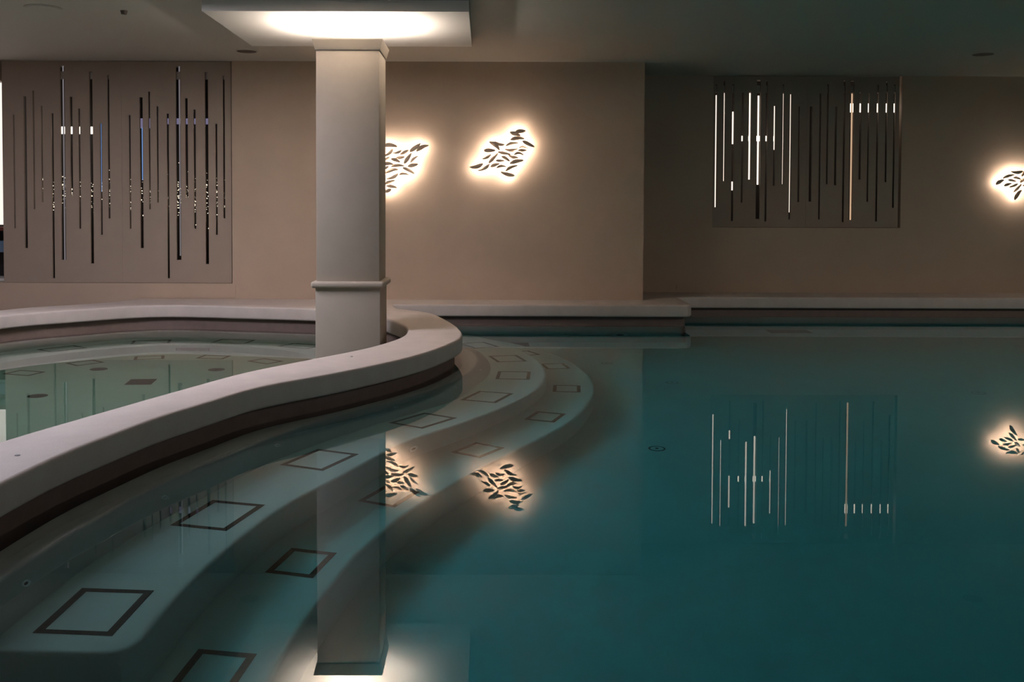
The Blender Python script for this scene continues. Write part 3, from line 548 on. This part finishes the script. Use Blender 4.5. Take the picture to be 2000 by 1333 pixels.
prof=[(-.03,2.562),(.006,2.562),(.010,2.572),(.028,2.645),(.028,2.650),(.018,2.650),(-.01,2.59),(-.03,2.562+.02)]
rs=[ring(*p) for p in prof]
for A,B in zip(rs,rs[1:]+rs[:1]):
    for k in range(4): bm.faces.new((A[k],A[(k+1)%4],B[(k+1)%4],B[k]))
bmesh.ops.recalc_face_normals(bm,faces=bm.faces)
obj('capital',bm,M['column'],col)
obj('light_tray',boxes((-hx+.03,hx-.03,-hy+.03,hy-.03,2.575+zo,2.59+zo)),M['white'],col)
can=obj('ceiling_canopy',boxes((-1.06,1.06,-.85,.85,0,.088)),M['canopy']); can.location=(-1.205,8.83,2.822); tag(can,'square suspended ceiling panel lit white above the column','ceiling panel')
# ------------------------------------------------------------------ leaf lamps
def leaf(x0,z0,x1,z1,wd,bend,parent,base,jit):
    L=math.hypot(x1-x0,z1-z0); n=14; bm=bmesh.new(); ux,uz=(x1-x0)/L,(z1-z0)/L; px,pz=-uz,ux
    tw=random.uniform(-.35,.35); dp=jit
    def P(t,s,y):
        c=bend*L*4*t*(1-t)*1.0; k=math.sin(math.pi*min(1,max(0,t)))**.5*wd*.58*(1.0+.12*math.sin(2*math.pi*t)*(1 if bend>=0 else -1))
        X=x0+ux*L*t+px*(c+s*k); Z=z0+uz*L*t+pz*(c+s*k)
        return (X-base[0],y-.004*(1-s*s)*(1 if y<.02 else 0)+s*tw*.012+dp,Z-base[2])
    rows=[]
    for i in range(n+1):
        t=.012+.976*i/n
        rows.append(([bm.verts.new(P(t,s,0)) for s in (-1,-.5,0,.5,1)],[bm.verts.new(P(t,s,.005)) for s in (-1,-.5,0,.5,1)]))
    for (a,b),(c,d) in zip(rows,rows[1:]):
        for k in range(4):
            bm.faces.new((a[k],a[k+1],c[k+1],c[k])); f=bm.faces.new((b[k],d[k],d[k+1],b[k+1]))
        bm.faces.new((a[0],c[0],d[0],b[0])); bm.faces.new((a[4],b[4],d[4],c[4]))
    bm.faces.new(rows[0][0]+rows[0][1][::-1]); bm.faces.new(rows[-1][0]+rows[-1][1][::-1])
    bmesh.ops.recalc_face_normals(bm,faces=bm.faces)
    # light emitting band on the wall side of the leaf
    m=P(.5,0,0); cyl(bm,(m[0],.045,m[2]),.002,.07,'Y',8)
    lf=obj('leaf',bm,M['leaf'],parent,True,50)
    bm=bmesh.new(); q=[[bm.verts.new(Vector(P(t,s*.4,y))) for t,s in ((.25,-1),(.75,-1),(.75,1),(.25,1))] for y in (.008,.010)]
    bm.faces.new(q[0]); bm.faces.new(q[1])
    for k in range(4): bm.faces.new((q[0][k],q[0][(k+1)%4],q[1][(k+1)%4],q[1][k]))
    bmesh.ops.recalc_face_normals(bm,faces=bm.faces)
    obj('light_band',bm,M['led'],lf)
    return lf
def leaf_lamp(L,y,label):
    xs=[(l[0]+l[2])/2 for l in L]; zs=[(l[1]+l[3])/2 for l in L]; base=(sum(xs)/len(xs),y,sum(zs)/len(zs))
    t=empty('leaf_wall_lamp',base); tag(t,label,'wall lamp','leaf cluster wall lamps')
    for l in L: leaf(*l,t,base,random.uniform(-.012,.012))
leaf_lamp(D['lv2'],11.165,'glowing wall lamp of clustered curved leaves, fully visible on the plain wall')
leaf_lamp(D['lv1'],11.165,'glowing leaf cluster wall lamp half hidden behind the column')
leaf_lamp(D['lv3'],12.255,'glowing leaf cluster wall lamp cut by the frame on the recessed wall')
# ------------------------------------------------------------------ ceiling fittings
def disc(x,y,r,label,m='speaker'):
    t=empty('ceiling_speaker',(x,y,H)); tag(t,label,'ceiling speaker','round ceiling speakers')
    bm=bmesh.new(); cyl(bm,(0,0,-.004),r,.008,seg=40); obj('trim_ring',bm,M['ceiling'],t,True)
    bm=bmesh.new(); cyl(bm,(0,0,-.009),r*.9,.004,seg=40); obj('speaker_mesh',bm,M[m],t,True)
disc(-2.517,10.518,.112,'round brown ceiling speaker left of the lit canopy')
disc(5.226,10.575,.115,'round dark ceiling speaker above the recessed wall')
disc(-3.667,8.309,.15,'faint wide round ceiling disc near the top left corner',m='ceiling')
bm=bmesh.new(); cyl(bm,(0,0,-.015),.022,.03,r2=.03,seg=20); o=obj('smoke_detector',bm,M['speaker'],None,True); o.location=(-3.045,8.427,H); tag(o,'tiny dark sensor on the ceiling left of the canopy','smoke detector')
